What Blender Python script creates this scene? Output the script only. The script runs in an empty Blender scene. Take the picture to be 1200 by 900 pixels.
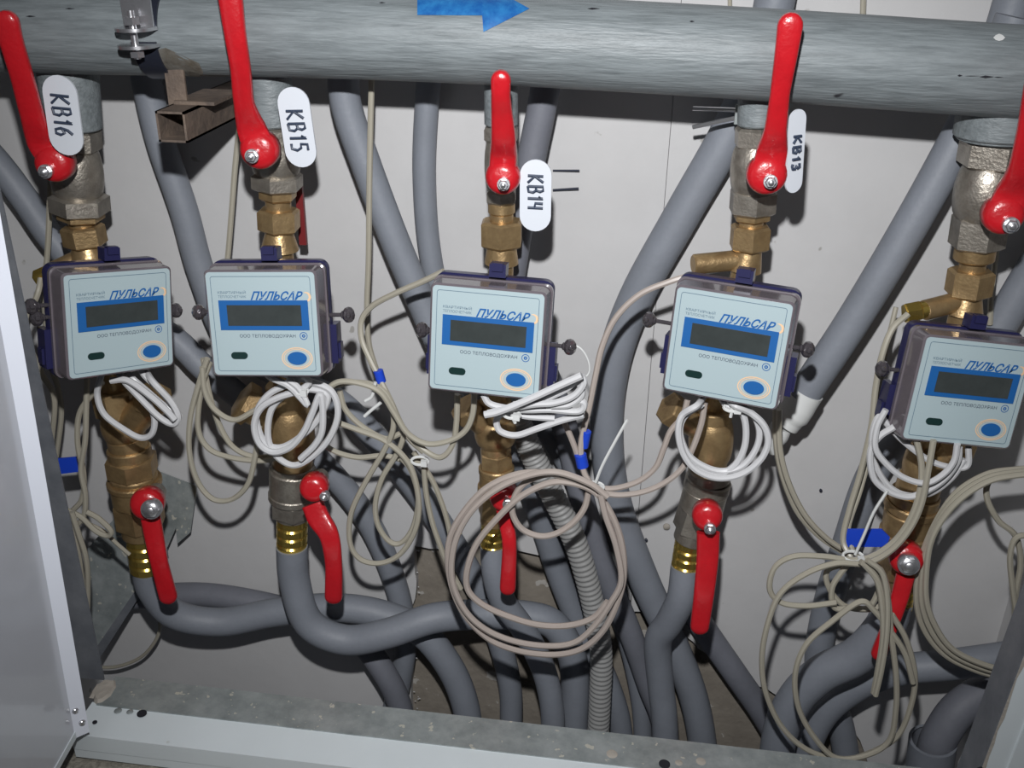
import bpy, math, random
from mathutils import Vector as V, Matrix, Euler, geometry
random.seed(7)
S = bpy.context.scene
COL = S.collection
# ------------------------------------------------------------------ camera
F = 1150.0                                   # focal length in pixels of the 1200x900 frame
RIGHT = V((0.99331, 0.06296, -0.09685)); DOWN = V((0.11453, -0.42772, 0.89662)); FWD = V((0.01503, -0.90171, -0.43207))
# columns of the camera->world matrix (camera x right, y down, z forward)
AX = V((0.9933058, 0.1145324, 0.0150286)); AY = V((0.0629612, -0.4277235, -0.9017142)); AZ = V((-0.0968474, 0.8966242, -0.4320714))
CAM = -0.9 * AZ
cd = bpy.data.cameras.new('camera'); co = bpy.data.objects.new('camera', cd); COL.objects.link(co)
cd.sensor_width = 36.0; cd.lens = F * 36.0 / 1200.0; cd.clip_start = 0.01
m3 = Matrix((AX, -AY, -AZ)).transposed()
co.matrix_world = Matrix.Translation(CAM) @ m3.to_4x4()
S.camera = co
# ------------------------------------------------------------------ light
w = bpy.data.worlds.new('world'); S.world = w; w.use_nodes = True
bg = w.node_tree.nodes['Background']; bg.inputs[0].default_value = (0.80, 0.86, 1.0, 1); bg.inputs[1].default_value = 0.055
def lamp(name, loc, power, radius, color, aim):
    l = bpy.data.lights.new(name, 'SPOT'); l.energy = power; l.shadow_soft_size = radius; l.color = color
    l.spot_size = math.radians(92); l.spot_blend = 1.0
    o = bpy.data.objects.new(name, l); o.location = loc; COL.objects.link(o)
    o.rotation_euler = (aim - loc).to_track_quat('-Z', 'Y').to_euler(); return o
FL = CAM - 0.135 * AY - 0.012 * AX
lamp('camera_flash', FL, 29.0, 0.010, (0.985, 0.99, 1.0), CAM + AX * 30/F - AY * 60/F + AZ)     # the camera's own flash, just above the lens
S.view_settings.view_transform = 'Standard'; S.view_settings.look = 'None'
S.view_settings.exposure = 0.0; S.view_settings.gamma = 1.0; S.view_settings.use_curve_mapping = False

# ------------------------------------------------------------------ geometry helpers
def P(px, py, y):
    """point on the upright plane Y = y seen at pixel (px, py)"""
    d = AX * (px - 600) + AY * (py - 450) + AZ * F
    return CAM + d * ((y - CAM.y) / d.y)
def PZ(px, py, z):
    d = AX * (px - 600) + AY * (py - 450) + AZ * F
    return CAM + d * ((z - CAM.z) / d.z)
def mpp(p):                                   # metres per pixel at a point
    return (p - CAM).dot(AZ) / F

class MB:
    def __init__(s): s.v = []; s.f = []
    def add(s, vs, fs):
        n = len(s.v); s.v += [V(a) for a in vs]; s.f += [tuple(i + n for i in f) for f in fs]; return s
    def box(s, c, size, rot=None, taper=1.0):
        hx, hy, hz = size[0] / 2, size[1] / 2, size[2] / 2
        vs = []
        for x, y, z in ((-1,-1,-1),(1,-1,-1),(1,1,-1),(-1,1,-1),(-1,-1,1),(1,-1,1),(1,1,1),(-1,1,1)):
            p = V((x * hx, y * hy, z * hz))
            if rot is not None: p = rot @ p
            vs.append(V(c) + p)
        return s.add(vs, [(0,3,2,1),(4,5,6,7),(0,1,5,4),(1,2,6,5),(2,3,7,6),(3,0,4,7)])
    def hull(s, rings, caps=True):
        """join rings of equal length"""
        n = len(rings[0]); vs = [p for r in rings for p in r]; fs = []
        for k in range(len(rings) - 1):
            for i in range(n):
                j = (i + 1) % n
                fs.append((k*n+i, k*n+j, (k+1)*n+j, (k+1)*n+i))
        if caps: fs.append(tuple(range(n))[::-1]); fs.append(tuple((len(rings)-1)*n + i for i in range(n)))
        return s.add(vs, fs)
    def lathe(s, o, ax, prof, n=24, ref=None, caps=True):
        o = V(o); ax = V(ax).normalized()
        r = V(ref) if ref is not None else (V((1, 0, 0)) if abs(ax.x) < .8 else V((0, 0, 1)))
        u = (r - ax * r.dot(ax)).normalized(); w_ = ax.cross(u)
        rings = [[o + ax * t + (u * math.cos(2*math.pi*i/n) + w_ * math.sin(2*math.pi*i/n)) * rr for i in range(n)] for t, rr in prof]
        return s.hull(rings, caps)
    def cyl(s, a, b, r, n=20, ch=0.0, r2=None):
        a = V(a); b = V(b); L = (b - a).length; r2 = r if r2 is None else r2
        pr = [(0, r), (L, r2)] if ch <= 0 else [(0, r-ch), (ch, r), (L-ch, r2), (L, r2-ch)]
        return s.lathe(a, b - a, pr, n)
    def tube(s, pts, r, n=10, caps=True, flat=1.0):
        rs = r if isinstance(r, (list, tuple)) else [r] * len(pts)
        t = [(pts[min(i+1, len(pts)-1)] - pts[max(i-1, 0)]).normalized() for i in range(len(pts))]
        u = V((0, -1, 0)); u = (u - t[0] * u.dot(t[0]))
        if u.length < .1: u = V((1, 0, 0)) - t[0] * t[0].x
        u.normalize(); rings = []
        for i, p in enumerate(pts):
            u = (u - t[i] * u.dot(t[i])).normalized(); w_ = t[i].cross(u)
            rings.append([p + (u * math.cos(2*math.pi*k/n) * flat + w_ * math.sin(2*math.pi*k/n)) * rs[i] for k in range(n)])
        return s.hull(rings, caps)
    def ball(s, c, r, n=14, m=8, sx=(1,1,1)):
        rings = []
        c = V(c)
        for k in range(m + 1):
            a = math.pi * (k + .02) / (m + .04)
            rings.append([c + V((math.cos(2*math.pi*i/n)*math.sin(a)*r*sx[0], math.sin(2*math.pi*i/n)*math.sin(a)*r*sx[1], math.cos(a)*r*sx[2])) for i in range(n)])
        return s.hull(rings)
    def prism(s, poly, d):
        """extrude a 3D planar outline by vector d (any simple outline)"""
        d = V(d); poly = [V(p) for p in poly]; n = len(poly)
        tri = geometry.tessellate_polygon([poly])
        vs = poly + [p + d for p in poly]
        fs = [tuple(t) for t in tri] + [tuple(i + n for i in t)[::-1] for t in tri]
        fs += [(i, (i+1) % n, (i+1) % n + n, i + n) for i in range(n)]
        return s.add(vs, fs)
    def build(s, name, mat, parent=None, loc=None, smooth=40):
        me = bpy.data.meshes.new(name)
        if parent is not None and loc is None and not parent.get('_local'):
            q = parent
            off = V((0,0,0))
            while q is not None: off += q.location; q = q.parent
            loc_v = off
        elif loc is None and parent is None:
            c = V((0,0,0))
            for p in s.v: c += p
            loc_v = c / len(s.v)
        else: loc_v = V((0,0,0))
        me.from_pydata([tuple(p - loc_v) for p in s.v], [], s.f)
        me.update()
        import bmesh
        bm = bmesh.new(); bm.from_mesh(me); bmesh.ops.recalc_face_normals(bm, faces=bm.faces); bm.to_mesh(me); bm.free()
        me.polygons.foreach_set('use_smooth', [True] * len(me.polygons))
        me.set_sharp_from_angle(angle=math.radians(smooth))
        me.materials.append(mat)
        o = bpy.data.objects.new(name, me); COL.objects.link(o)
        if parent is not None: o.parent = parent
        else: o.location = loc_v
        return o

def tag(o, label=None, cat=None, group=None, kind=None):
    if label: o['label'] = label
    if cat: o['category'] = cat
    if group: o['group'] = group
    if kind: o['kind'] = kind
    return o
def empty(name, loc, label=None, cat=None, group=None, kind=None):
    o = bpy.data.objects.new(name, None); o.empty_display_size = .01; COL.objects.link(o); o.location = loc
    return tag(o, label, cat, group, kind)
def smooth_path(pts, step=6):
    """Catmull-Rom through 3D points"""
    out = []; n = len(pts)
    for i in range(n - 1):
        p0 = pts[i-1] if i > 0 else pts[0]*2 - pts[1]
        p3 = pts[i+2] if i + 2 < n else pts[-1]*2 - pts[-2]
        p1, p2 = pts[i], pts[i+1]
        for k in range(step):
            t = k / step
            out.append(0.5 * ((2*p1) + (p2-p0)*t + (2*p0-5*p1+4*p2-p3)*t*t + (3*p1-p0-3*p2+p3)*t**3))
    out.append(pts[-1].copy()); return out
def path3(pts, y):
    return [P(p[0], p[1], p[2] if len(p) > 2 else y) for p in pts]

# ------------------------------------------------------------------ materials
def mat(name, col, rough=.5, metal=0.0, noise=0.0, nscale=40, bump=0.0, bscale=200, stretch=(1,1,1), col2=None, coat=0, spots=None, spec=.5, thresh=None):
    m = bpy.data.materials.new(name); m.use_nodes = True; nt = m.node_tree; b = nt.nodes['Principled BSDF']
    b.inputs['Roughness'].default_value = rough; b.inputs['Metallic'].default_value = metal
    b.inputs['Specular IOR Level'].default_value = spec
    b.inputs['Coat Weight'].default_value = coat
    tc = nt.nodes.new('ShaderNodeTexCoord'); mp = nt.nodes.new('ShaderNodeMapping'); mp.inputs['Scale'].default_value = stretch
    nt.links.new(tc.outputs['Object'], mp.inputs[0])
    src = None
    c1 = tuple(col) + (1,)
    if noise > 0 or col2:
        n = nt.nodes.new('ShaderNodeTexNoise'); n.inputs['Scale'].default_value = nscale; n.inputs['Detail'].default_value = 6; n.inputs['Roughness'].default_value = .65
        nt.links.new(mp.outputs[0], n.inputs['Vector'])
        r = nt.nodes.new('ShaderNodeValToRGB')
        lo, hi = thresh or (.3, .7)
        r.color_ramp.elements[0].position = lo; r.color_ramp.elements[1].position = hi
        c2 = tuple(col2) + (1,) if col2 else tuple(c * (1 - noise) for c in col) + (1,)
        r.color_ramp.elements[0].color = c2; r.color_ramp.elements[1].color = c1
        nt.links.new(n.outputs[0], r.inputs[0]); src = r.outputs[0]
    if spots:
        sc, th, sc_col = spots
        n2 = nt.nodes.new('ShaderNodeTexNoise'); n2.inputs['Scale'].default_value = sc; n2.inputs['Detail'].default_value = 3
        nt.links.new(tc.outputs['Object'], n2.inputs['Vector'])
        r2 = nt.nodes.new('ShaderNodeValToRGB'); r2.color_ramp.elements[0].position = th; r2.color_ramp.elements[1].position = th + .02
        nt.links.new(n2.outputs[0], r2.inputs[0])
        mx = nt.nodes.new('ShaderNodeMix'); mx.data_type = 'RGBA'
        nt.links.new(r2.outputs[0], mx.inputs[0])
        if src: nt.links.new(src, mx.inputs[6])
        else: mx.inputs[6].default_value = c1
        mx.inputs[7].default_value = tuple(sc_col) + (1,)
        src = mx.outputs[2]
    if src: nt.links.new(src, b.inputs['Base Color'])
    else: b.inputs['Base Color'].default_value = c1
    if bump > 0:
        n3 = nt.nodes.new('ShaderNodeTexNoise'); n3.inputs['Scale'].default_value = bscale; n3.inputs['Detail'].default_value = 4
        nt.links.new(mp.outputs[0], n3.inputs['Vector'])
        bp = nt.nodes.new('ShaderNodeBump'); bp.inputs['Strength'].default_value = bump; bp.inputs['Distance'].default_value = .002
        nt.links.new(n3.outputs[0], bp.inputs['Height']); nt.links.new(bp.outputs[0], b.inputs['Normal'])
    return m
M = {}
M['wall'] = mat('wall_panel_white', (.555, .55, .55), .7, noise=.10, nscale=9, bump=.15, bscale=60, spots=(38, .715, (.34, .33, .31)))
M['concrete'] = mat('concrete', (.27, .24, .20), .9, col2=(.20, .175, .145), nscale=30, bump=.5, bscale=120, spots=(60, .66, (.42, .40, .37)))
M['pipe'] = mat('grey_pipe_paint', (.21, .235, .245), .5, col2=(.13, .148, .155), nscale=26, stretch=(1, 9, 9), bump=.35, bscale=60, thresh=(.32, .62), spots=(30, .76, (.03, .03, .035)))
M['hose'] = mat('grey_pipe_insulation', (.215, .232, .265), .55, noise=.12, nscale=30, bump=.12, bscale=300)
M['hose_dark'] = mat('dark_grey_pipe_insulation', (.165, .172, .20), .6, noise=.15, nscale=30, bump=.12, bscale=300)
M['corr'] = mat('corrugated_grey_conduit', (.27, .27, .265), .5)
M['nickel'] = mat('nickel_plated_brass', (.50, .46, .40), .40, .8, col2=(.30, .27, .23), nscale=90, bump=.22, bscale=500)
M['brass'] = mat('cast_brass', (.58, .41, .21), .38, .75, col2=(.36, .24, .12), nscale=70, bump=.18, bscale=420)
M['gold'] = mat('polished_brass_ferrule', (.74, .53, .13), .22, .92)
M['red_dark'] = mat('dull_red_paint', (.16, .012, .014), .5)
M['edge'] = mat('door_edge_lit_enamel', (.72, .75, .83), .35)  # door white made paler: flash light on the facing fold put into colour
M['red'] = mat('red_handle_coating', (.52, .011, .018), .28, noise=.18, nscale=60, bump=.18, bscale=320, coat=.4)
M['chrome'] = mat('chromed_steel', (.62, .62, .64), .28, .9, bump=.08, bscale=300)
M['zinc'] = mat('galvanised_steel', (.40, .43, .43), .42, .45, col2=(.24, .27, .27), nscale=55, bump=.15, bscale=150, spots=(150, .66, (.58, .57, .50)))
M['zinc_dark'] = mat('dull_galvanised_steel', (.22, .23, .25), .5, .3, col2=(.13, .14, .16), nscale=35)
M['white_paint'] = mat('white_enamel_steel', (.62, .67, .69), .30, noise=.05, nscale=14, coat=.3, spots=(25, .72, (.40, .40, .36)))
M['door_paint'] = mat('white_door_enamel', (.58, .60, .65), .22, noise=.06, nscale=10, coat=.5)
M['rust'] = mat('rusty_steel', (.20, .15, .115), .7, .2, col2=(.09, .07, .06), nscale=70, bump=.4, bscale=250)
M['navy'] = mat('navy_plastic', (.016, .016, .065), .35, coat=.2)
M['lid'] = mat('grey_meter_lid_plastic', (.15, .13, .145), .16, noise=.2, nscale=30, coat=.8)
M['face'] = mat('pale_blue_label', (.375, .465, .49), .38)
M['ink'] = mat('dark_ink', (.035, .05, .085), .5)
M['ink_line'] = mat('grey_blue_ink_line', (.10, .16, .22), .5)
M['blue_print'] = mat('blue_print', (.012, .105, .33), .4)
M['display'] = mat('lcd_display_glass', (.048, .056, .055), .12, noise=.25, nscale=60)
M['orange'] = mat('pale_orange_print', (.78, .52, .32), .5)
M['port'] = mat('dark_green_port', (.01, .03, .028), .25)
M['beige'] = mat('beige_cable_sheath', (.37, .345, .28), .38, noise=.06, nscale=50)
M['pinkish'] = mat('pinkish_beige_cable_sheath', (.40, .345, .31), .38, noise=.06, nscale=50)
M['white_cable'] = mat('white_cable_sheath', (.56, .56, .57), .35)
M['tie'] = mat('white_nylon', (.66, .67, .66), .4)
M['tape'] = mat('blue_tape', (.012, .06, .55), .4)
M['tag'] = mat('white_plastic_tag', (.62, .65, .70), .4)
M['arrow'] = mat('blue_arrow_paint', (.005, .085, .30), .5, col2=(.02, .17, .42), nscale=130, thresh=(.3, .62))
M['floor'] = mat('gritty_floor', (.33, .31, .26), .95, col2=(.13, .12, .10), nscale=260, bump=.8, bscale=300)
M['glue'] = mat('brown_glue_stain', (.09, .075, .055), .5, col2=(.17, .165, .15), nscale=80, bump=.4)
M['strap'] = mat('rubber_lined_steel_strap', (.035, .04, .06), .35, .5)
M['hole'] = mat('drilled_hole_dark', (.01, .01, .015), .8)
M['putty'] = mat('old_putty', (.34, .31, .27), .9, bump=.6, bscale=160)
M['crystal'] = mat('seal_cap_plastic', (.10, .09, .10), .10, .45, bump=.5, bscale=260, coat=.8)

# ------------------------------------------------------------------ the wall (panels with a ragged gap, concrete behind)
wall = empty('wall_back', (0, 0, 0), kind='structure')
XL, XR, ZB, ZT = -1.15, 1.0, -.95, .75
seam = P(765, 400, 0).x
gap_px = [(484, 905), (482, 830), (486, 770), (481, 720), (488, 680), (486, 640), (520, 643), (560, 640), (610, 646), (660, 655), (700, 668), (716, 690), (740, 704)]
gap_px2 = [(752, 714), (785, 731), (812, 752), (845, 783), (868, 797), (897, 806), (935, 830), (985, 848), (1008, 868), (1024, 905)]
g1 = [P(x, y, 0) for x, y in gap_px]; g2 = [P(x, y, 0) for x, y in gap_px2]
def jag(ps):
    out = []
    for a, b in zip(ps[:-1], ps[1:]):
        for k in range(4):
            q = a.lerp(b, k / 4)
            if k: q += V((random.uniform(-.0018, .0018), 0, random.uniform(-.0018, .0018)))
            out.append(q)
    out.append(ps[-1]); return out
g1 = jag(g1); g2 = jag(g2)
poly1 = [V((XL, 0, ZT)), V((XL, 0, ZB)), V((g1[0].x, 0, ZB))] + g1 + [V((seam - .0002, 0, g2[0].z + .008)), V((seam - .0002, 0, ZT))]
poly2 = [V((seam + .0002, 0, ZT)), V((seam + .0002, 0, g2[0].z - .004))] + g2[1:] + [V((g2[-1].x, 0, ZB)), V((XR, 0, ZB)), V((XR, 0, ZT))]
MB().prism(poly1, (0, .011, 0)).build('panel', M['wall'], wall)
MB().prism(poly2, (0, .011, 0)).build('panel', M['wall'], wall)
MB().box(((XL+XR)/2, .016, (ZB+ZT)/2), (XR-XL, .01, ZT-ZB)).build('backing', M['concrete'], wall)
# crumbs of filler on the left edge of the gap
crumb = MB()
for k in range(36):
    q = P(random.gauss(487, 5), random.uniform(640, 850), 0)
    r = random.uniform(.0003, .0008)
    crumb.ball(q + V((0, -.0003, 0)), r, 6, 4, (1.6, .35, 1))
tag(crumb.build('filler_crumbs', M['wall'], wall), kind='stuff')
# small marks: nails and dowels in the wall
for i, (a, b, r, lab) in enumerate([((648, 200), (679, 200), .0009, 'upper of two short dark wires poking from the wall beside the third tag'),
                               ((648, 223), (678, 221), .0011, 'lower of two short dark wires poking from the wall beside the third tag')]):
    o = MB().cyl(P(a[0], a[1], -.001), P(b[0], b[1], -.004), r, 8).build('wire_stub', M['strap']); tag(o, lab, 'wire', 'wire stubs in the wall')
for (x, y, r, lab) in [(781, 614, .0034, 'pale round nail head in the wall left of the fourth lower valve'),
                       (757, 630, .0018, 'dark bent nail in the wall below the pale nail head'),
                       (1001-40, 572, .0015, 'small dark nail in the wall right of the fourth meter'),
                       (893, 775, .0018, 'small dark nail in the wall above the long slanting hose')]:
    o = MB().lathe(P(x, y, .002), (0, -1, 0), [(0, r*.5), (.004, r*.5), (.004, r), (.0052, r), (.006, r*.6)], 10).build('nail', M['strap' if r < .003 else 'putty']); tag(o, lab, 'nail')

# ------------------------------------------------------------------ cabinet frame
Y0 = -.30                                                   # front plane of the frame
e1 = P(100, 862, Y0); zt = e1.z                             # top of the bottom rail
yb = PZ(112, 823, zt).y; yb2 = PZ(118, 795, zt).y
xl = P(100, 862, Y0).x - .012; xr = P(1135, 900, Y0).x + .10
cab = empty('meter_cabinet', (0, Y0, zt - .05), 'white steel cabinet frame around the meters with its door open at left', 'cabinet')
b = MB(); b.box(((xl+xr)/2, (Y0+yb)/2, zt-.0075), (xr-xl, yb-Y0, .015)); rail = b.build('bottom_rail', M['white_paint'], cab)
b = MB(); b.box(((xl+xr)/2, Y0+.0012, zt-.0125), (xr-xl, .0012, .022)); b.build('rail_skirt', M['white_paint'], rail)
# bare galvanised inner lip with worn edge
b = MB(); b.box(((xl+xr)/2, (yb+yb2)/2, zt+.0002), (xr-xl-.01, yb2-yb+.006, .0016)); b.box(((xl+xr)/2, yb2, zt-.011), (xr-xl-.01, .0015, .022)); b.build('inner_lip', M['zinc'], cab, None).__setitem__('label', 'bare galvanised inner lip')
for (x, y, r) in [(166, 835, .0037), (111, 846, .0018), (780, 884, .0042)]:
    q = PZ(x, y, zt + .0012); MB().lathe(q, (0, 0, 1), [(-.0002, r), (.0003, r)], 18).build('screw_hole', M['hole'], cab)
for (x, y, r) in [(138, 832, .003), (152, 833, .0026), (718, 873, .0045), (797, 882, .003), (823, 880, .004)]:
    q = PZ(x, y, zt + .0011); MB().lathe(q, (0, 0, 1), [(-.0002, r), (.0002, r*.8)], 12).build('paint_blot', M['putty' if x > 600 else 'zinc'], cab)
# putty lump in the corner
q = PZ(122, 810, zt); random.seed(3)
pl = MB(); ring = [V((math.cos(a)*.0095*random.uniform(.75, 1.2), math.sin(a)*.013*random.uniform(.75, 1.2), 0)) for a in [2*math.pi*k/18 for k in range(18)]]
pl.hull([[q + p for p in ring], [q + p*.8 + V((0, 0, .002 + random.uniform(0, .0012))) for p in ring], [q + p*.3 + V((0, 0, .0028)) for p in ring]])
pl.build('putty_lump', M['putty'], cab)
# right post
xrp = P(1147, 896, Y0).x
ztop = .55
def lean(mb):
    for v in mb.v: v.x += (v.z - zt) * .05
    return mb
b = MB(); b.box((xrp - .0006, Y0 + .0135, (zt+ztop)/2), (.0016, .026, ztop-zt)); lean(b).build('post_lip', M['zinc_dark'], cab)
b = MB(); b.box((xrp + .0375, Y0+.0006, (zt+ztop)/2), (.075, .0012, ztop-zt)); b.box((xrp + .045, Y0-.0008, (zt+ztop)/2), (.060, .0016, ztop-zt)); lean(b).build('right_post', M['white_paint'], cab)
b = MB(); ring = []
for k in range(40):
    z = zt + .01 + k*.011; ring.append(V((xrp + random.uniform(.0004, .0024), Y0 - .0003, z)))
for k in range(39, -1, -1):
    z = zt + .01 + k*.011; ring.append(V((xrp - .0002, Y0 - .0003, z)))
b.prism(ring, V((0, .0004, 0))); lean(b).build('worn_edge', M['putty'], cab)
q = P(1155, 884, Y0); MB().lathe(q + V((0, .0004, 0)), (0, -1, 0), [(0, .0028), (.0008, .0028)], 18).build('screw_hole', M['hole'], cab)
# left post
xlp = P(118, 792, yb2).x
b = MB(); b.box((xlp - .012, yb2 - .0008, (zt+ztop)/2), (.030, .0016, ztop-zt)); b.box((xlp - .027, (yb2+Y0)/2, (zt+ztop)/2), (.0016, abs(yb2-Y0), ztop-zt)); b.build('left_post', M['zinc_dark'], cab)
# door, hinged on the left front edge and swung out towards the viewer
h0 = P(103, 850, Y0 - .004)
zdb = zt - .02
zdb = P(106, 858, h0.y).z
hb = V((h0.x, h0.y, zdb))
q = PZ(82, 900, zdb); dd = V((q.x - hb.x, q.y - hb.y, 0)).normalized()
nrm = V((-dd.y, dd.x, 0)); nrm = nrm if nrm.x > 0 else -nrm
door = empty('door', (0, 0, 0)); door.parent = cab; door.location = V((0,0,0)) - cab.location
DL = .30
def drbox(a, bb, zz0, zz1, th, off=0.0):
    m = MB(); c = hb + dd * (a+bb)/2 - nrm * (th/2 + off); ang = math.atan2(dd.y, dd.x)
    m.box((c.x, c.y, (zz0+zz1)/2), (bb-a, th, zz1-zz0), Matrix.Rotation(ang, 3, 'Z'))
    for v in m.v: v.x += (v.z - zdb) * .045           # the door hangs a little out of plumb
    return m
drbox(.006, DL, zdb, ztop, .003, .0078).build('door_sheet', M['door_paint'], door)
A2 = hb.copy(); B2 = hb + dd*.007 - nrm*.0085
e = MB(); e.prism([A2, B2, B2 - nrm*.002 + dd*.001, A2 - nrm*.002 - dd*.003], V((0, 0, ztop - zdb)))
for v in e.v: v.x += (v.z - zdb) * .045
e.build('door_edge_fold', M['edge'], door)
drbox(.006, DL, zdb, zdb + .006, .003, .0070).build('door_bottom_fold', M['white_paint'], door)
q = PZ(101, 852, zt)
for dz_, dx_ in ((.0, .0), (.013, .004)):
    MB().ball(A2.lerp(B2, .35 + dx_*60) + nrm*.0005 + V((0, 0, .012 + dz_)), .0026, 10, 6).build('rivet', M['chrome'], door)
for o in list(cab.children_recursive):                       # the rail slopes slightly down to the right
    if o.type == 'MESH' and o.name.split('.')[0] in ('bottom_rail', 'rail_skirt', 'inner_lip', 'screw_hole', 'paint_blot'):
        q = o; off = V((0, 0, 0))
        while q is not None: off += q.location; q = q.parent
        for v in o.data.vertices: v.co.z -= (v.co.x + off.x - xl) * .022
# floor outside the cabinet
fl = MB(); fl.box((-.1, Y0 - .43, zt - .052), (2.2, .89, .05)); tag(fl.build('floor', M['floor']), kind='structure')
sh = MB(); sh.box((-.07, -.14, ZB - .01), (2.2, .34, .02)); tag(sh.build('floor_shaft', M['concrete']), kind='structure')
for nm, xx in (('wall_left', xlp - .17), ('wall_right', xrp + .14)):
    o = MB().box((xx, -.14, (ZB+ZT)/2), (.01, .29, ZT-ZB)).build(nm, M['wall']); tag(o, kind='structure')

# galvanised bracket behind riser one
A_, B_, C2 = P(231, 570, -.004), P(113, 758, -.062), P(184, 552, -.004)
pn = (B_ - A_).cross(C2 - A_).normalized()
def on_plane(px, py):
    d = AX * (px - 600) + AY * (py - 450) + AZ * F; return CAM + d * ((A_ - CAM).dot(pn) / d.dot(pn))
bk = empty('shelf_bracket', A_, 'grey galvanised angle bracket running from the left post back to the wall', 'bracket')
pn = pn if pn.z > 0 else -pn
MB().prism([on_plane(x, y) for x, y in [(184,552),(231,570),(223,624),(208,637),(206,619),(196,641),(160,690),(114,757),(107,730),(103,642)]], -pn * .0018).build('flange', M['zinc'], bk)
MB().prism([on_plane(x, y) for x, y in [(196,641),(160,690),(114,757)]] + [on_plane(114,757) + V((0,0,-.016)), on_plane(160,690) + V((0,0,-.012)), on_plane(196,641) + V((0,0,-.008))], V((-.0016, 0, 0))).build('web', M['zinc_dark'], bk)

# ------------------------------------------------------------------ main pipe
pipe_pts = smooth_path([P(-90, 33, -.10), P(100, 37, -.10), P(370, 40, -.10), P(640, 50, -.10), P(900, 65, -.10), P(1150, 82, -.10), P(1330, 94, -.10)], 5)
PR = 50.5 * mpp(P(640, 50, -.10))
mp_ = empty('header_pipe', P(600, 50, -.10), 'thick grey painted header pipe crossing the top with a blue arrow', 'pipe')
MB().tube(pipe_pts, PR, 48).build('pipe', M['pipe'], mp_)
PR2 = PR
def on_pipe(px, py, lift=.0006):
    """nearest ray hit on the header pipe surface"""
    d = (AX * (px - 600) + AY * (py - 450) + AZ * F).normalized()
    best = None
    for a, b2 in zip(pipe_pts[:-1], pipe_pts[1:]):
        ax = (b2 - a).normalized(); oc = CAM - a
        dp = d - ax * d.dot(ax); op = oc - ax * oc.dot(ax)
        A = dp.dot(dp); B = 2*dp.dot(op); Cc = op.dot(op) - (PR2+lift)**2; D = B*B - 4*A*Cc
        if D < 0: continue
        t = (-B - math.sqrt(D)) / (2*A); q = CAM + d*t; s = (q - a).dot(ax)
        if -.004 <= s <= (b2 - a).length + .004: best = q
    return best
def decal(cols, name, m, parent, lab=None, nv=8):
    mb = MB(); rows = []
    for x, ya, yb_ in cols:
        r = [on_pipe(x, ya + (yb_ - ya) * k / nv) for k in range(nv + 1)]
        if any(q is None for q in r): continue
        rows.append(r)
    vs = [q for r in rows for q in r]; fs = []
    for i in range(len(rows) - 1):
        for k in range(nv): a0 = i*(nv+1)+k; fs.append((a0, a0+1, a0+nv+2, a0+nv+1))
    o = mb.add(vs, fs).build(name, m, parent)
    if lab: o['label'] = lab
    return o
cols = [(489 + i*7.6, 17.5 + .05*i, 0.5 if False else -7) for i in range(11)]
cols += [(566.5, 37.5, -20)] + [(566.5 + k*9, 37.5 - k*27.5/6, -20 + k*30/6) for k in range(1, 7)]
# the part of the arrow that fits on the visible front of the pipe
cols = [(x, a, max(b2, -6)) for x, a, b2 in cols]
decal(cols, 'flow_arrow', M['arrow'], mp_, 'blue painted arrow pointing right')
# dark scratches
for (x0, x1, yy, hh) in [(1122, 1128, 88.5, 2.4), (1130, 1150, 89, .8), (1148, 1165, 90, 3.2), (1165, 1176, 90.5, 1.2), (30, 42, 19, 2), (76, 88, 10, 1.6), (688, 703, 10, 2.4), (808, 814, 25, 2), (444, 452, 3, 1.5)]:
    decal([(x0, yy, yy), (x0*.6+x1*.4, yy-hh/2, yy+hh/2), (x1, yy, yy)], 'paint_chip', M['hole'], mp_, None, 2)
decal([(1164, 44, 44), (1167, 41, 47), (1171, 39.5, 48), (1175, 41, 47), (1178, 44, 44)], 'paint_spatter', M['tie'], mp_, None, 3)

decal([(178,62,66),(186,58,84),(194,56,88),(202,50,92),(210,46,93),(218,50,92),(226,62,91),(233,74,90),(238,84,88)], 'glue_stain', M['glue'], mp_, 'brown glue smeared around the clamp', 6)
# ------------------------------------------------------------------ pipe clamp and rusty square tube
cl = empty('pipe_clamp', P(188, 60, -.135), 'galvanised pipe clamp with bolted ears around the header pipe at left', 'clamp')
i0 = min(range(len(pipe_pts)), key=lambda i: abs(((pipe_pts[i]-CAM).dot(AX)/(pipe_pts[i]-CAM).dot(AZ))*F+600-188))
pc = pipe_pts[i0]; pax = (pipe_pts[i0+1] - pipe_pts[i0-1]).normalized()
pxc = P(190, 38, -.10); pc = pc + pax * (pxc - pc).dot(pax)
fr = V((0, -1, 0)); up = pax.cross(fr).normalized(); up = up if up.z > 0 else -up
def arc(a0, a1, r0, r1, wd, n=24):
    mb = MB(); rings = []
    for k in range(n+1):
        a = math.radians(a0 + (a1-a0)*k/n); d = fr*math.cos(a) + up*math.sin(a)
        rings.append([pc + d*r0 - pax*wd/2, pc + d*r0 + pax*wd/2, pc + d*r1 + pax*wd/2, pc + d*r1 - pax*wd/2])
    return mb.hull(rings)
arc(8, 178, PR+.0003, PR+.0022, .022).build('upper_strap', M['strap'], cl)
arc(-178, -6, PR+.0003, PR+.0022, .018).build('lower_strap', M['strap'], cl)
ek = MB(); ek.box(pc + fr*(PR+.0032) + up*.017, (.021, .002, .020), Matrix.Rotation(0, 3, 'X')); ek.build('upper_plate', M['chrome'], cl)
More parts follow.
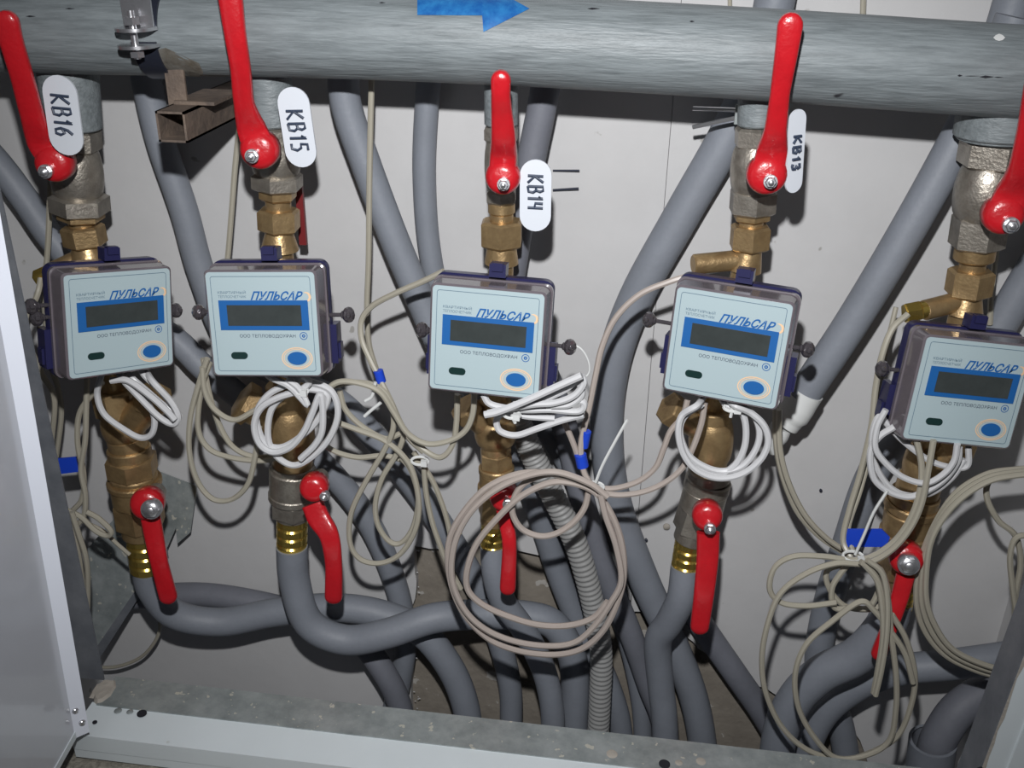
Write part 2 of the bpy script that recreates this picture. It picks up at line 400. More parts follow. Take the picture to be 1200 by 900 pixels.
for zz in (.0048, -.0062):
    e_ = MB(); c_ = pc + fr*(PR+.010) + up*zz - pax*.001
    ring = [c_ + pax*math.cos(t*math.pi/8)*.0125 + fr*math.sin(t*math.pi/8)*.012 for t in range(0, 9)] + [c_ - pax*.0125 - fr*.009, c_ + pax*.0125 - fr*.009]
    e_.prism(ring, up*.0022); e_.build('ear', M['chrome'], cl)
bo = MB(); cb = pc + fr*(PR+.011) - pax*.001; bo.cyl(cb - up*.013, cb + up*.018, .0024, 12); bo.build('bolt', M['chrome'], cl)
MB().lathe(cb + up*.009, up, [(0, .0055), (.005, .0055)], 6).build('nut', M['chrome'], cl)
MB().lathe(cb - up*.012, up, [(0, .005), (.004, .005)], 6).build('nut', M['chrome'], cl)
st = P(206, 96, -.118)
MB().box(st + V((0, 0, -.008)), (.014, .0022, .036)).build('hanger_tab', M['rust'], cl)
tb = empty('square_tube', P(205, 150, -.14), 'short rusty square steel tube under the pipe clamp, open end forward', 'steel tube')
c0 = P(201, 149, -.150); hw = .0105
mb = MB()
for (cx, cz, sx, sz) in ((0, hw-.0008, 2*hw, .0016), (0, -hw+.0008, 2*hw, .0016), (hw-.0008, 0, .0016, 2*hw), (-hw+.0008, 0, .0016, 2*hw)):
    mb.box((c0.x+cx, (c0.y-.001)/2, c0.z+cz), (sx, -c0.y-.001, sz))
mb.build('tube', M['rust'], tb)
MB().box((c0.x + .006, c0.y + .055, c0.z + hw + .0012), (.030, .055, .0024)).build('weld_plate', M['rust'], tb)

# ------------------------------------------------------------------ plumbing helpers
def axis_at(ax, py, y):
    ax = sorted(ax, key=lambda a: a[1])
    for a, b2 in zip(ax[:-1], ax[1:]):
        if py <= b2[1] or b2 is ax[-1]:
            t = (py - a[1]) / (b2[1] - a[1]); return P(a[0] + (b2[0]-a[0])*t, py, y)
def section(mb, ax, y, s):
    y0, y1, wd, kind = s[:4]
    a = axis_at(ax, y0, y); b2 = axis_at(ax, y1, y); r = wd/2*mpp((a+b2)/2); L = (b2-a).length; d = b2-a
    if kind == 'c': ch = min(.0012, L*.2, r*.2); mb.lathe(a, d, [(0, r-ch), (ch, r), (L-ch, r), (L, r-ch)], 28)
    elif kind == 'h':
        r *= 1.06; ch = min(.0018, L*.2)
        mb.lathe(a, d, [(0, r*.86), (ch, r), (L-ch, r), (L, r*.86)], 6, ref=V((1, -.0, 0)).lerp(V((.5, -.87, 0)), s[4] if len(s) > 4 else .45))
    elif kind == 's': mb.lathe(a, d, [(L*t, r*(.80+.20*math.sin(math.pi*t)**.6 if 0 < t < 1 else .80)) for t in [i/10 for i in range(11)]], 30)
    elif kind == 'k': r2 = s[4]/2*mpp(b2); mb.lathe(a, d, [(0, r), (L, r2)], 28)
    elif kind == 't':                           # threaded / ribbed ferrule
        pr = []; n = 4
        for i in range(n):
            t0 = L*i/n; t1 = L*(i+1)/n; w_ = (t1-t0)
            pr += [(t0, r*.90), (t0+w_*.18, r), (t0+w_*.80, r), (t0+w_*.98, r*.90)]
        mb.lathe(a, d, pr, 28)
def handle(root, hub, hr, path, ws, bolt, br_, y=-.128, dep=None):
    """red lever: domed hub on the stem, tapering flat bar with a rounded tip, hex bolt"""
    H = P(hub[0], hub[1], y); k = mpp(H); n = (CAM - H).normalized(); n = (n + V((0, -1, 0))).normalized()
    B0 = H - n * .012
    mb = MB(); R = hr * k
    mb.lathe(B0 - n*.004, n, [(0, R*.86), (.003, R), (.012, R), (.016, R*.93), (.0185, R*.75), (.0195, R*.45)], 26)
    pts = []; rs = []
    dep = dep or [0]*len(path)
    ctrl = [P(p[0], p[1], y + .004 + q) for p, q in zip(path, dep)]
    pp = smooth_path(ctrl, 5); wsx = []
    for i in range(len(path)-1):
        for j in range(5): wsx.append(ws[i] + (ws[i+1]-ws[i])*j/5)
    wsx.append(ws[-1])
    rings = []; N = 16
    ext = [(0, 1)] 
    tend = (pp[-1]-pp[-2]).normalized()
    hwend = wsx[-1]/2*mpp(pp[-1])
    allp = list(zip(pp, [q/2*mpp(p) for p, q in zip(pp, wsx)], [.0046]*len(pp)))
    for f_ in (.35, .65, .85, .97): allp.append((pp[-1] + tend*hwend*f_, hwend*math.sqrt(1-f_*f_), .0046*math.sqrt(1-f_*f_*.8)))
    for i, (p, hw_, th) in enumerate(allp):
        t = (allp[min(i+1, len(allp)-1)][0] - allp[max(i-1, 0)][0]).normalized()
        side = t.cross(n).normalized(); up_ = side.cross(t).normalized()
        ring = []
        for q in range(N):
            a = 2*math.pi*q/N; c, s = math.cos(a), math.sin(a)
            ring.append(p + side*hw_*math.copysign(abs(c)**.6, c) + up_*th*math.copysign(abs(s)**.6, s))
        rings.append(ring)
    mb.hull(rings)
    ho = mb.build('handle', M['red'], root)
    ho['label'] = 'red lever handle'
    q = P(bolt[0], bolt[1], y - .010); kk = br_*mpp(q)
    bb = MB(); q0 = q - n*.006
    bb.lathe(q0, n, [(0, kk*1.25), (.0065, kk*1.25)], 20)
    bb.lathe(q0 + n*.0055, n, [(0, kk), (.0042, kk), (.0048, kk*.85)], 6)
    bb.lathe(q0 + n*.010, n, [(0, kk*.55), (.0025, kk*.5), (.003, kk*.3)], 12)
    bb.build('bolt', M['chrome'], ho)
    st_ = MB(); st_.cyl(H - n*.016, H - n*.040, R*.62, 18); st_.build('stem', M['nickel'], root)
def assembly(name, label, cat, group, ax, y, parts, extra=None):
    a = axis_at(ax, parts[0][1][0][0], y)
    r = empty(name, a, label, cat, group)
    for nm, secs, m in parts:
        for run in secs if isinstance(secs[0], list) else [secs]:
            mb = MB()
            for s in run: section(mb, ax, y, s)
            mb.build(nm, M[m], r, smooth=32)
    return r
def branch(root, a, ya, b2, yb_, wd, m, cap=None, name='branch'):
    A = P(a[0], a[1], ya); B = P(b2[0], b2[1], yb_); r = wd/2*mpp(A); mb = MB(); mb.cyl(A, B, r, 24, .001)
    d = (B-A).normalized()
    if cap: mb.lathe(B - d*.010, d, [(0, r*1.12), (.001, r*1.24), (.011, r*1.24), (.012, r*1.1)], 6)
    return mb.build(name, M[m], root, smooth=32)

Y = -.080
ordn = ['first', 'second', 'third', 'fourth', 'fifth']
where = ['leftmost riser, above the first meter', 'second riser from left, above its meter', 'middle riser, above the third meter', 'fourth riser from left, above its meter', 'rightmost riser, above the fifth meter']
AXS = [
 [(80,90),(86,165),(96,265),(104,300),(133,455),(152,530),(165,610),(172,668)],
 [(314,90),(324,190),(328,290),(335,450),(343,520),(343,560),(342,645)],
 [(587,80),(588,300),(580,480),(582,560),(578,645)],
 [(890,100),(886,190),(878,290),(835,480),(831,560),(820,600),(806,640),(803,670)],
 [(1180,100),(1165,180),(1150,250),(1135,340),(1090,530),(1066,600),(1050,720)]]
UP = [
 dict(stub=[(70,149,68,'c')], body=[(150,176,60,'h'),(174,232,60,'s'),(228,250,64,'h')], un=[(248,258,50,'h'),(257,266,30,'c'),(264,288,47,'h'),(287,306,32,'k',44)],
      hub=((62,192),22), path=[(61,184),(48,165),(38,135),(26,90),(14,50),(9,26)], ws=[34,32,27,26,27,27], bolt=((53,201),6.5)),
 dict(stub=[(70,147,54,'c')], body=[(148,170,54,'h'),(168,206,58,'s'),(203,222,58,'h')], un=[(221,234,42,'h'),(233,247,30,'c'),(245,270,48,'h'),(269,292,30,'k',44)],
      hub=((303,176),23), path=[(302,168),(294,148),(286,120),(282,80),(275,35),(268,-20)], ws=[38,34,24,24,26,30], bolt=((295,183),6.5)),
 dict(stub=[(85,147,40,'c')], body=[(148,165,42,'h'),(163,225,40,'s'),(222,238,36,'h')], un=[(237,250,32,'c'),(249,260,28,'c'),(258,288,50,'h'),(287,308,34,'k',40)],
      hub=((589,208),21), path=[(589,200),(590,180),(590,160),(588,130),(587,110),(587,94)], ws=[32,32,29,25,23,24], bolt=((590,216),6)),
 dict(stub=[(95,147,48,'c')], body=[(148,172,52,'h'),(170,226,58,'s'),(222,250,54,'h')], un=[(249,258,42,'h'),(257,266,28,'c'),(264,292,46,'h'),(291,316,30,'k',40)],
      hub=((899,205),24), path=[(900,198),(905,175),(909,150),(914,110),(921,65),(926,30)], ws=[38,36,26,23,27,30], bolt=((903,213),6.5)),
 dict(stub=[(90,160,100,'c'),(158,163.5,90,'c')], body=[(164,195,76,'h'),(193,256,72,'s'),(252,290,60,'h')], un=[(289,305,46,'c'),(303,319,30,'c'),(316,346,50,'h'),(345,366,32,'k',44)],
      hub=((1177,252),24), path=[(1179,244),(1188,222),(1197,195),(1206,150),(1215,100),(1225,50)], ws=[42,38,28,26,28,30], bolt=((1185,264),7.5)),
]
for i, (ax, u) in enumerate(zip(AXS, UP)):
    g_stub = tag(MB().build('x', M['pipe']) if False else empty('pipe_outlet', axis_at(ax, u['stub'][0][0], Y)), None)
    mb = MB()
    for s in u['stub']: section(mb, ax, Y, s)
    o = mb.build('outlet', M['pipe'], mp_); bpy.data.objects.remove(g_stub)
    r = assembly('ball_valve', 'nickel ball valve with red lever on the ' + where[i], 'valve', 'upper ball valves under the header pipe', ax, Y, [('body', u['body'], 'nickel')])
    handle(r, u['hub'][0], u['hub'][1], u['path'], u['ws'], u['bolt'][0], u['bolt'][1], y=-.130, dep=[0, -.002, -.012, -.020, -.026, -.028])

LOW = [
 dict(fm=[(300,460,30,'c'),(456,486,50,'h'),(484,514,50,'s'),(511,526,44,'c'),(524,536,50,'c'),(534,556,56,'h',.3)], vb=[(555,562,54,'c'),(561,568,62,'c'),(567,588,56,'c'),(586,616,54,'h',.3),(614,626,46,'c')], vm='brass', fer=(624,668,38,'t'),
      hub=((171,592),19.5), path=[(176,603),(181,630),(187,660),(197,698)], ws=[23,22,20,21], bolt=((177,597),9.5)),
 dict(fm=[(292,452,30,'c'),(450,478,48,'c'),(476,536,56,'s'),(534,548,46,'c')], vb=[(544,550,50,'c'),(549,578,54,'c'),(576,584,56,'c'),(583,602,50,'h',.2),(600,606,40,'c')], vm='nickel', fer=(604,644,36,'t'),
      hub=((367,573),17), path=[(366,590),(374,608),(386,628),(391,660),(391,698)], ws=[26,27,23,20,21], bolt=((380,582),4.5)),
 dict(fm=[(306,470,28,'c'),(468,492,38,'c'),(490,520,50,'s'),(518,530,36,'c'),(528,547,38,'h',.3)], vb=[(546,554,42,'c'),(553,570,40,'c'),(568,578,44,'c'),(576,604,38,'h',.2),(602,612,34,'c')], vm='brass', fer=(610,644,31,'t'),
      hub=((590,584),17), path=[(591,596),(594,615),(597,640),(595,688)], ws=[20,18,17,19], bolt=((595,591),5)),
 dict(fm=[(314,482,28,'c'),(478,492,46,'c'),(490,540,52,'s'),(538,552,40,'c')], vb=[(550,562,50,'c'),(561,574,54,'c'),(573,596,52,'c'),(594,622,48,'h',.2),(620,633,40,'c')], vm='nickel', fer=(631,668,35,'t'),
      hub=((829,606),18), path=[(830,624),(829,655),(825,695),(820,733)], ws=[27,26,24,22], bolt=((832,620),5.5)),
 dict(fm=[(366,530,30,'c'),(524,560,52,'s'),(558,578,50,'c'),(577,590,56,'c')], vb=[(589,598,62,'c'),(597,622,58,'c'),(620,628,62,'c'),(626,672,52,'h',.2),(670,685,40,'c')], vm='brass', fer=(683,712,34,'t'),
      hub=((1063,656),20), path=[(1061,674),(1054,700),(1044,730),(1030,765)], ws=[21,20,18,18], bolt=((1065,662),10)),
]
br_spec = [
 [((148,502),Y,(182,466),Y-.018,36,True)],
 [((338,500),Y,(284,470),Y-.012,40,True)],
 [((578,505),Y,(543,478),Y-.012,30,True)],
 [((828,505),Y,(784,478),Y-.012,32,True), ((872,304),Y,(812,310),Y-.010,24,False)],
 [((1095,540),Y,(1128,520),Y-.014,32,True), ((1128,352),Y,(1082,364),Y-.012,24,False)]]
for i, (ax, u, lo) in enumerate(zip(AXS, UP, LOW)):
    r = assembly('flow_sensor', 'cast brass flow body with union nuts running behind the %s heat meter from left' % ordn[i], 'pipe fitting', 'brass flow bodies behind the meters', ax, Y,
        [('union_nut', u['un'], 'brass'), ('sensor_body', lo['fm'], 'brass')])
    for a, ya, b2, yb_, wd, cp in br_spec[i]: branch(r, a, ya, b2, yb_, wd, 'brass', cp)
    if i == 0:
        branch(r, (100,300), Y, (62,318), Y-.012, 22, 'brass', False)
        branch(r, (64,318), Y-.012, (46,326), Y-.014, 17, 'gold', True, 'sensor_plug')
    if i == 4: branch(r, (1088,362), Y-.012, (1063,367), Y-.014, 20, 'gold', True, 'sensor_plug')
    r = assembly('ball_valve', ('brass' if lo['vm'] == 'brass' else 'nickel') + ' ball valve with a red lever pointing down below the %s heat meter from left' % ordn[i], 'valve', 'lower ball valves below the meters', ax, Y, [('body', lo['vb'], lo['vm'])])
    o = MB(); section(o, ax, Y, lo['fer']); o.build('ferrule', M['gold'], r, smooth=32)
    handle(r, lo['hub'][0], lo['hub'][1], lo['path'], lo['ws'], lo['bolt'][0], lo['bolt'][1], y=-.126, dep=[0, -.004, -.010, -.012, -.012])

# ------------------------------------------------------------------ plastic tags with handwriting
GL = {   # strokes in a unit cell: x 0..1 across, y 0..1 up
 'K': [[(.05,0),(.1,1)],[(.85,1),(.12,.45),(.9,0)]],
 'B': [[(.1,0),(.12,1),(.6,1),(.75,.8),(.6,.56),(.14,.52)],[(.6,.54),(.85,.35),(.75,.05),(.1,0)]],
 '1': [[(.25,.7),(.6,1),(.55,0)]], '6': [[(.75,.95),(.35,.7),(.15,.3),(.3,.02),(.7,.02),(.85,.28),(.65,.5),(.25,.4)]],
 '5': [[(.85,1),(.25,1),(.2,.6),(.6,.6),(.85,.35),(.65,.02),(.15,.03)]], '4': [[(.2,1),(.15,.5),(.8,.45)],[(.75,1),(.72,0)]],
 '3': [[(.15,.95),(.6,1),(.75,.78),(.4,.55),(.78,.4),(.75,.1),(.4,0),(.12,.08)]]}
def plate_tag(a, b2, wd, y, num, yaw, txt0, cap, pitch_, label):
    A = P(a[0], a[1], y); B = P(b2[0], b2[1], y); C_ = (A+B)/2; k = mpp(C_)
    zl = (A-B).normalized(); base = V((math.cos(yaw), math.sin(yaw), 0)); xl_ = (base - zl*base.dot(zl)).normalized(); n = zl.cross(xl_); n = n if n.y < 0 else -n
    h = (A-B).length/2; hw_ = wd/2*k
    root = empty('number_tag', C_, label, 'tag', 'number tags on the valves')
    ring = []
    for q in range(13): t = math.pi*q/12; ring.append(C_ + zl*(h-hw_) + (xl_*math.cos(t) + zl*math.sin(t))*hw_)
    for q in range(13): t = math.pi + math.pi*q/12; ring.append(C_ - zl*(h-hw_) + (xl_*math.cos(t) + zl*math.sin(t))*hw_)
    MB().prism(ring, -n*.0015).build('plate', M['tag'], root)
    # writing runs down the tag, letter tops to the right
    mb = MB(); s = txt0
    for ch in 'KB' + num:
        cw = pitch_ * (.62 if ch == '1' else 1)
        for stroke in GL[ch]:
            pts = [C_ + zl*(h - (s + p[0]*cw*.8)*k) + xl_*((p[1]-.5)*cap*k) + n*.0007 for p in stroke]
            mb.tube(pts, .0010, 6)
        s += cw
    mb.build('handwriting', M['ink'], root)
plate_tag((67,88), (80,182), 42, -.135, '16', 0, 22, 22, 14, 'white oval tag handwritten KB16 at the top left')
plate_tag((341,102), (355,196), 38, -.125, '15', .0, 26, 20, 14, 'white oval tag handwritten KB15 on the second valve from left')
plate_tag((628,187), (627,271), 37, -.125, '14', .0, 18, 18, 12, 'white oval tag handwritten KB14 on the middle valve')
plate_tag((936,128), (930,226), 24, -.125, '13', .55, 30, 11, 12, 'narrow oval tag handwritten KB13, seen edge-on at the fourth valve')

# ------------------------------------------------------------------ heat meters
def rrect(wd, hh, r, y, n=5):
    pts = []
    for cx, cz, a0 in ((wd/2-r, hh/2-r, 0), (-wd/2+r, hh/2-r, 90), (-wd/2+r, -hh/2+r, 180), (wd/2-r, -hh/2+r, 270)):
        for k in range(n+1): a = math.radians(a0 + 90*k/n); pts.append(V((cx + r*math.cos(a), y, cz + r*math.sin(a))))
    return pts
def text_obj(body, size, m, parent, x, z, y, wd=None, shear=0.0, bold=0.0, name='lettering'):
    c = bpy.data.curves.new(name, 'FONT'); c.body = body; c.size = size; c.shear = shear; c.offset = bold; c.align_x = 'LEFT'
    t = bpy.data.objects.new(name, c); COL.objects.link(t)
    dg = bpy.context.evaluated_depsgraph_get(); me = bpy.data.meshes.new_from_object(t.evaluated_get(dg)); bpy.data.objects.remove(t)
    me.name = name
    xs = [v.co.x for v in me.vertices]; sx = (wd / (max(xs)-min(xs))) if wd and xs else 1
    x0 = min(xs) if xs else 0
    for v in me.vertices: v.co = V(((v.co.x - x0)*sx + x, y, v.co.y + z))
    me.materials.clear(); me.materials.append(m)
    o = bpy.data.objects.new(name, me); COL.objects.link(o); o.parent = parent; return o
W, H = .080, .0767
def meter():
    r = empty('heat_meter', (0, 0, 0)); r['_local'] = 1
    def L(mb, name, m, par=None, lab=None, smooth=40):
        o = mb.build(name, M[m], par or r, loc=0, smooth=smooth)
        if par is None or True: o['_local'] = 1
        if lab: o['label'] = lab
        return o
    # y<0 is towards the viewer; the label sits at y = 0
    lid = MB(); lid.hull([rrect(W+.0015, H+.0015, .003, .0006), rrect(W+.0032, H+.0032, .004, .0014), rrect(W+.0055, H+.0055, .006, .017), rrect(W+.0075, H+.0075, .006, .0175), rrect(W+.0075, H+.0075, .006, .021)])
    L(lid, 'lid', 'lid', None, 'grey glossy lid with sloping sides')
    base = MB(); base.hull([rrect(W+.0055, H+.0055, .006, .021), rrect(W+.007, H+.010, .007, .023), rrect(W+.007, H+.010, .007, .031), rrect(W-.004, H-.004, .007, .036)])
    bo_ = L(base, 'base', 'navy', None, 'navy blue rear housing')
    cp = MB(); cp.box((.003, .022, H/2+.0105), (.012, .012, .0095)); cp.box((.003, .017, H/2+.0135), (.008, .006, .006)); L(cp, 'clip', 'navy')
    for sx in (-1, 1):
        s_ = MB(); s_.box((sx*(W/2+.0055), .029, -.020), (.005, .014, .030)); s_.box((sx*(W/2+.0085), .029, -.026), (.0025, .008, .012)); L(s_, 'side_latch', 'navy')
    fc = MB(); fc.hull([rrect(W, H, .003, 0), rrect(W, H, .003, .0012)]); face = L(fc, 'face_plate', 'face')
    yo = -.0003
    def up(x, z): return V((-W/2 + x*W, yo, H/2 - z*H))
    def ringstrip(wd, hh, rr, t):
        a = rrect(wd, hh, rr, yo); b2 = rrect(wd-2*t, hh-2*t, max(rr-t, .0003), yo); n = len(a); m = MB()
        m.add(a+b2, [(i, (i+1) % n, (i+1) % n + n, i+n) for i in range(n)]); return m
    L(ringstrip(W*.92, H*.925, .002, .0004), 'border_line', 'ink_line', face)
    def rect(x0, x1, z0, z1, yy, th):
        a = up(x0, z0); b2 = up(x1, z1); return MB().box(((a.x+b2.x)/2, yy, (a.z+b2.z)/2), (b2.x-a.x, th, a.z-b2.z))
    sur = L(rect(.10, .925, .268, .555, -.0003, .0008), 'display_surround', 'blue_print', face)
    L(rect(.175, .86, .312, .512, -.0007, .0008), 'display', 'display')
    def ell(x, z, rx, rz, yy, n=30, rin=None):
        c = up(x, z); m = MB()
        a = [V((c.x + rx*math.cos(2*math.pi*i/n), yy, c.z + rz*math.sin(2*math.pi*i/n))) for i in range(n)]
        if rin is None: return m.hull([a, [p + V((0, .001, 0)) for p in a]])
        b2 = [V((c.x + (rx-rin)*math.cos(2*math.pi*i/n), yy, c.z + (rz-rin)*math.sin(2*math.pi*i/n))) for i in range(n)]
        return m.add(a+b2, [(i, (i+1) % n, (i+1) % n + n, i+n) for i in range(n)])
    L(ell(.79, .832, .0072, .0049, -.0007), 'button', 'blue_print')
    rg = ell(.79, .832, .0116, .0083, yo, 36, .0008); rg2 = ell(.79, .832, .0100, .0070, yo, 36, .0005); rg.add(rg2.v, rg2.f)
    L(rg, 'button_ring', 'orange', face)
    po = MB(); c = up(.25, .806); ring = []
    for q in range(9): t = -math.pi/2 + math.pi*q/8; ring.append(c + V((.0036 + .0026*math.cos(t), -.0004, .0026*math.sin(t))))
    for q in range(9): t = math.pi/2 + math.pi*q/8; ring.append(c + V((-.0036 + .0026*math.cos(t), -.0004, .0026*math.sin(t))))
    po.prism(ring, (0, .001, 0)); pt_ = L(po, 'optical_port', 'port')
    mk = ell(.865, .612, .0029, .0029, yo, 24, .0005); m2 = ell(.865, .612, .0013, .0013, yo, 12, .0008); mk.add(m2.v, m2.f); L(mk, 'round_mark', 'blue_print', face)
    # orange crescent after the logo
    cr = MB(); n = 14; cc = up(.915, .235); o1 = [cc + V((.0036*math.cos(a), 0, .0036*math.sin(a))) for a in [math.radians(-120 + 240*k/n) for k in range(n+1)]]
    o2 = [cc + V((-.0012 + .0030*math.cos(a), 0, .0030*math.sin(a))) for a in [math.radians(-105 + 210*k/n) for k in range(n+1)]]
    cr.add(o1+o2, [(k, k+1, n+2+k, n+1+k) for k in range(n)]); L(cr, 'crescent', 'orange', face)
    a = up(.40, .262); lg = text_obj('ПУЛЬСАР', .0082, M['blue_print'], face, a.x, a.z, yo, W*.485, .45, .00022, 'logo')
    a = up(.10, .205); text_obj('КВАРТИРНЫЙ', .0026, M['ink_line'], face, a.x, a.z, yo, W*.26)
    a = up(.10, .245); text_obj('ТЕПЛОСЧЕТЧИК', .0026, M['ink_line'], face, a.x, a.z, yo, W*.26)
    a = up(.27, .628); text_obj('ООО ТЕПЛОВОДОХРАН', .0033, M['ink'], face, a.x, a.z, yo, W*.52)
    return r
def copy_tree(o, parent=None):
    c = o.copy(); COL.objects.link(c); c.parent = parent
    for ch in list(o.children): copy_tree(ch, c)
    return c
POSE = [(-.280, -.158, .107, -.090, .154, .90), (-.165, -.167, .116, -.165, -.041, .042), (-.001, -.169, .113, -.136, .017, -.056), (.169, -.156, .114, -.103, .024, -.241), (.346, -.138, .082, -.141, .100, .141)]
MLAB = ['leftmost grey heat meter, tilted up to the right, beside the open door', 'second heat meter from left, level, below the KB15 tag', 'middle heat meter, below the KB14 tag, beside the big cable loop',
        'fourth heat meter from left, leaning clockwise, below the KB13 tag', 'rightmost heat meter, lowest of the row and cut by the frame edge']
proto = meter(); meters = [proto] + [copy_tree(proto) for _ in range(4)]
for i, (o, p) in enumerate(zip(meters, POSE)):
    o.location = p[:3]; tag(o, MLAB[i], 'heat meter', 'heat meters in a row')
    o.rotation_mode = 'XYZ'
    o.rotation_euler = (Matrix.Rotation(p[5], 3, 'Z') @ Matrix.Rotation(p[3], 3, 'X') @ Matrix.Rotation(p[4], 3, 'Y')).to_euler()
def knob(parent, lx, lz, s, ring=False):
    mb = MB(); mb.lathe((lx - s*.012, .024, lz), (s, 0, 0), [(-.006, .0016), (.006, .0016), (.007, .003), (.010, .003)], 10)
    mb.ball((lx, .024, lz), .0062, 9, 6, (.8, 1, 1)); mb.ball((lx + s*.001, .0185, lz + .001), .0022, 7, 5)
    o = mb.build('seal_knob', M['crystal'], parent, loc=0, smooth=20); return o
for i, ks in enumerate([[(-1, -.062+.010, .004), (-1, -.055, .016-.003), (1, .056, -.001)], [(-1, -.0575, .004), (1, .0575, .002)], [(-1, -.053, -.002), (1, .058, -.004)], [(-1, -.062, .004), (1, .054, .002)], [(-1, -.056, .006)]]):
    for s, lx, lz in ks: knob(meters[i], lx, lz, s)
for o in list(bpy.data.objects):
    if '_local' in o.keys(): del o['_local']

#CABLES
# ------------------------------------------------------------------ insulated hoses
def hose(name, label, pts, y, r=.0128, m='hose', n=20, group='grey insulated hoses', cat='hose', step=7):
    o = MB().tube(smooth_path(path3(pts, y), step), r, n).build(name, M[m]); return tag(o, label, cat, group)
HN = 'insulated_hose'
hose(HN, 'grey hose slanting from the left frame edge down behind the first meter', [(-40,150),(0,195),(30,235),(68,288),(130,345),(205,398),(240,432),(300,480),(372,538,-.024),(428,605,-.018),(462,680,-.014),(475,745,-.014),(469,800,-.014),(458,850,-.014),(455,960,-.014)], -.030, .0118)
hose(HN, 'grey hose dropping from the pipe clamp down behind the second meter', [(165,40),(172,95),(188,165),(215,245),(236,320),(270,400),(330,440),(395,470),(445,520),(500,590),(545,660),(578,730),(597,800),(599,860),(600,960)], -.020, .0122)
hose(HN, 'grey hose slanting down behind the left side of the middle meter', [(402,60),(405,120),(428,190),(462,280),(492,350),(525,420),(570,470),(606,530,-.034),(632,600,-.024),(654,670,-.016),(682,740,-.0145),(712,800,-.0145),(728,860,-.0145),(731,960,-.0145)], -.046, .0122)
hose(HN, 'thin grey hose hanging straight down left of the middle valve', [(507,60),(501,110),(497,200),(503,290),(520,360),(560,420),(620,480),(662,540),(690,610),(712,680),(735,750),(750,820),(754,880),(756,960)], -.014, .0098)
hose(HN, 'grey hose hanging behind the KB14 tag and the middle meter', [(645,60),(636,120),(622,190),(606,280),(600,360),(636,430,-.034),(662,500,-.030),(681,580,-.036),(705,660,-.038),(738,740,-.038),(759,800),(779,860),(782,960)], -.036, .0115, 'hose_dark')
hose(HN, 'wide grey hose bowing down between the third and fourth meters', [(915,-40),(895,60),(857,150),(800,250),(745,350),(718,430),(711,510),(722,590),(755,680),(785,745),(812,815),(824,880),(828,960)], -.020, .0150)
hose(HN, 'grey hose with white taped end slanting right of the fourth meter', [(1190,20,-.034),(1165,80,-.034),(1130,150,-.046),(1068,262),(1000,375),(940,465)], -.050, .0136)
hose(HN, 'grey hose slanting in from the right edge behind the fifth meter', [(1260,240),(1205,325),(1165,390),(1120,440),(1060,500),(1020,560),(992,640),(972,700,-.014),(960,760,-.014),(962,800,-.014),(985,850,-.014),(1002,960,-.014)], -.020, .0135)
hose(HN, 'grey hose from the first lower valve curving right under the second', [(172,664,-.080),(178,690,-.080),(205,720,-.074),(260,729,-.062),(320,718,-.054),(385,712,-.050),(440,718,-.048),(490,738,-.046),(525,778,-.045),(545,825,-.045),(552,880,-.045),(554,960,-.045)], -.07, .0142)
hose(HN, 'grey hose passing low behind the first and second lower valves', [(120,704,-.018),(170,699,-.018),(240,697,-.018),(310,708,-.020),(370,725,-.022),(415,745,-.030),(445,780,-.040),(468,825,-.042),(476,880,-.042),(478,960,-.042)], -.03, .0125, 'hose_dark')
hose(HN, 'grey hose looping from the second lower valve across to the middle', [(342,640,-.082),(345,680,-.082),(362,730,-.086),(405,750,-.084),(455,742,-.080),(510,724,-.068),(570,720,-.050),(620,722,-.045),(650,733,-.043),(669,765,-.043),(674,800,-.043),(672,860,-.043),(668,960,-.043)], -.08, .0145)
hose(HN, 'grey hose dropping straight from the middle lower valve', [(578,640,-.082),(580,672,-.086),(590,705,-.084),(615,740,-.078),(637,785,-.074),(647,830,-.074),(648,880,-.074),(650,960,-.074)], -.08, .0118)
hose(HN, 'grey hose hooking down from the fourth lower valve', [(803,664,-.082),(798,700,-.086),(785,728,-.080),(771,752,-.072),(774,800,-.066),(779,850,-.066),(782,960,-.066)], -.08, .0128)
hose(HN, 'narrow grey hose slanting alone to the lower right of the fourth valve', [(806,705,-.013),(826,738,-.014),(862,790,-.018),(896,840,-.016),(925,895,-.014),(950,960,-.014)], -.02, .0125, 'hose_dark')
hose(HN, 'grey hose curving left and down from the fifth lower valve', [(1046,705,-.082),(1036,735,-.086),(1005,768,-.084),(962,790,-.080),(930,822,-.078),(912,870,-.078),(905,960,-.078)], -.08, .0165)
hose(HN, 'grey hose entering from the right edge and bending down left', [(1260,755,-.050),(1190,768,-.052),(1120,778,-.055),(1050,786,-.050),(1000,806,-.046),(962,840,-.044),(942,890,-.044),(935,960,-.044)], -.05, .0142)
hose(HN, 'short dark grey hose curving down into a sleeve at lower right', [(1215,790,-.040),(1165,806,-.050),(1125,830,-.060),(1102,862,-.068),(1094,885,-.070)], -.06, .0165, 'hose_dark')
# the wider sleeve that swallows it
sl = empty('pipe_sleeve', P(1088, 890, -.07), 'short wide grey pipe sleeve at the bottom right corner', 'pipe')
a = P(1093, 868, -.07); b = P(1085, 935, -.07); dirn = (b-a)
MB().lathe(a, dirn, [(0, .0185), (0, .0215), (dirn.length*1.4, .0215), (dirn.length*1.4, .0185), (.001, .0182)], 28, caps=False).build('sleeve', M['hose'], sl)
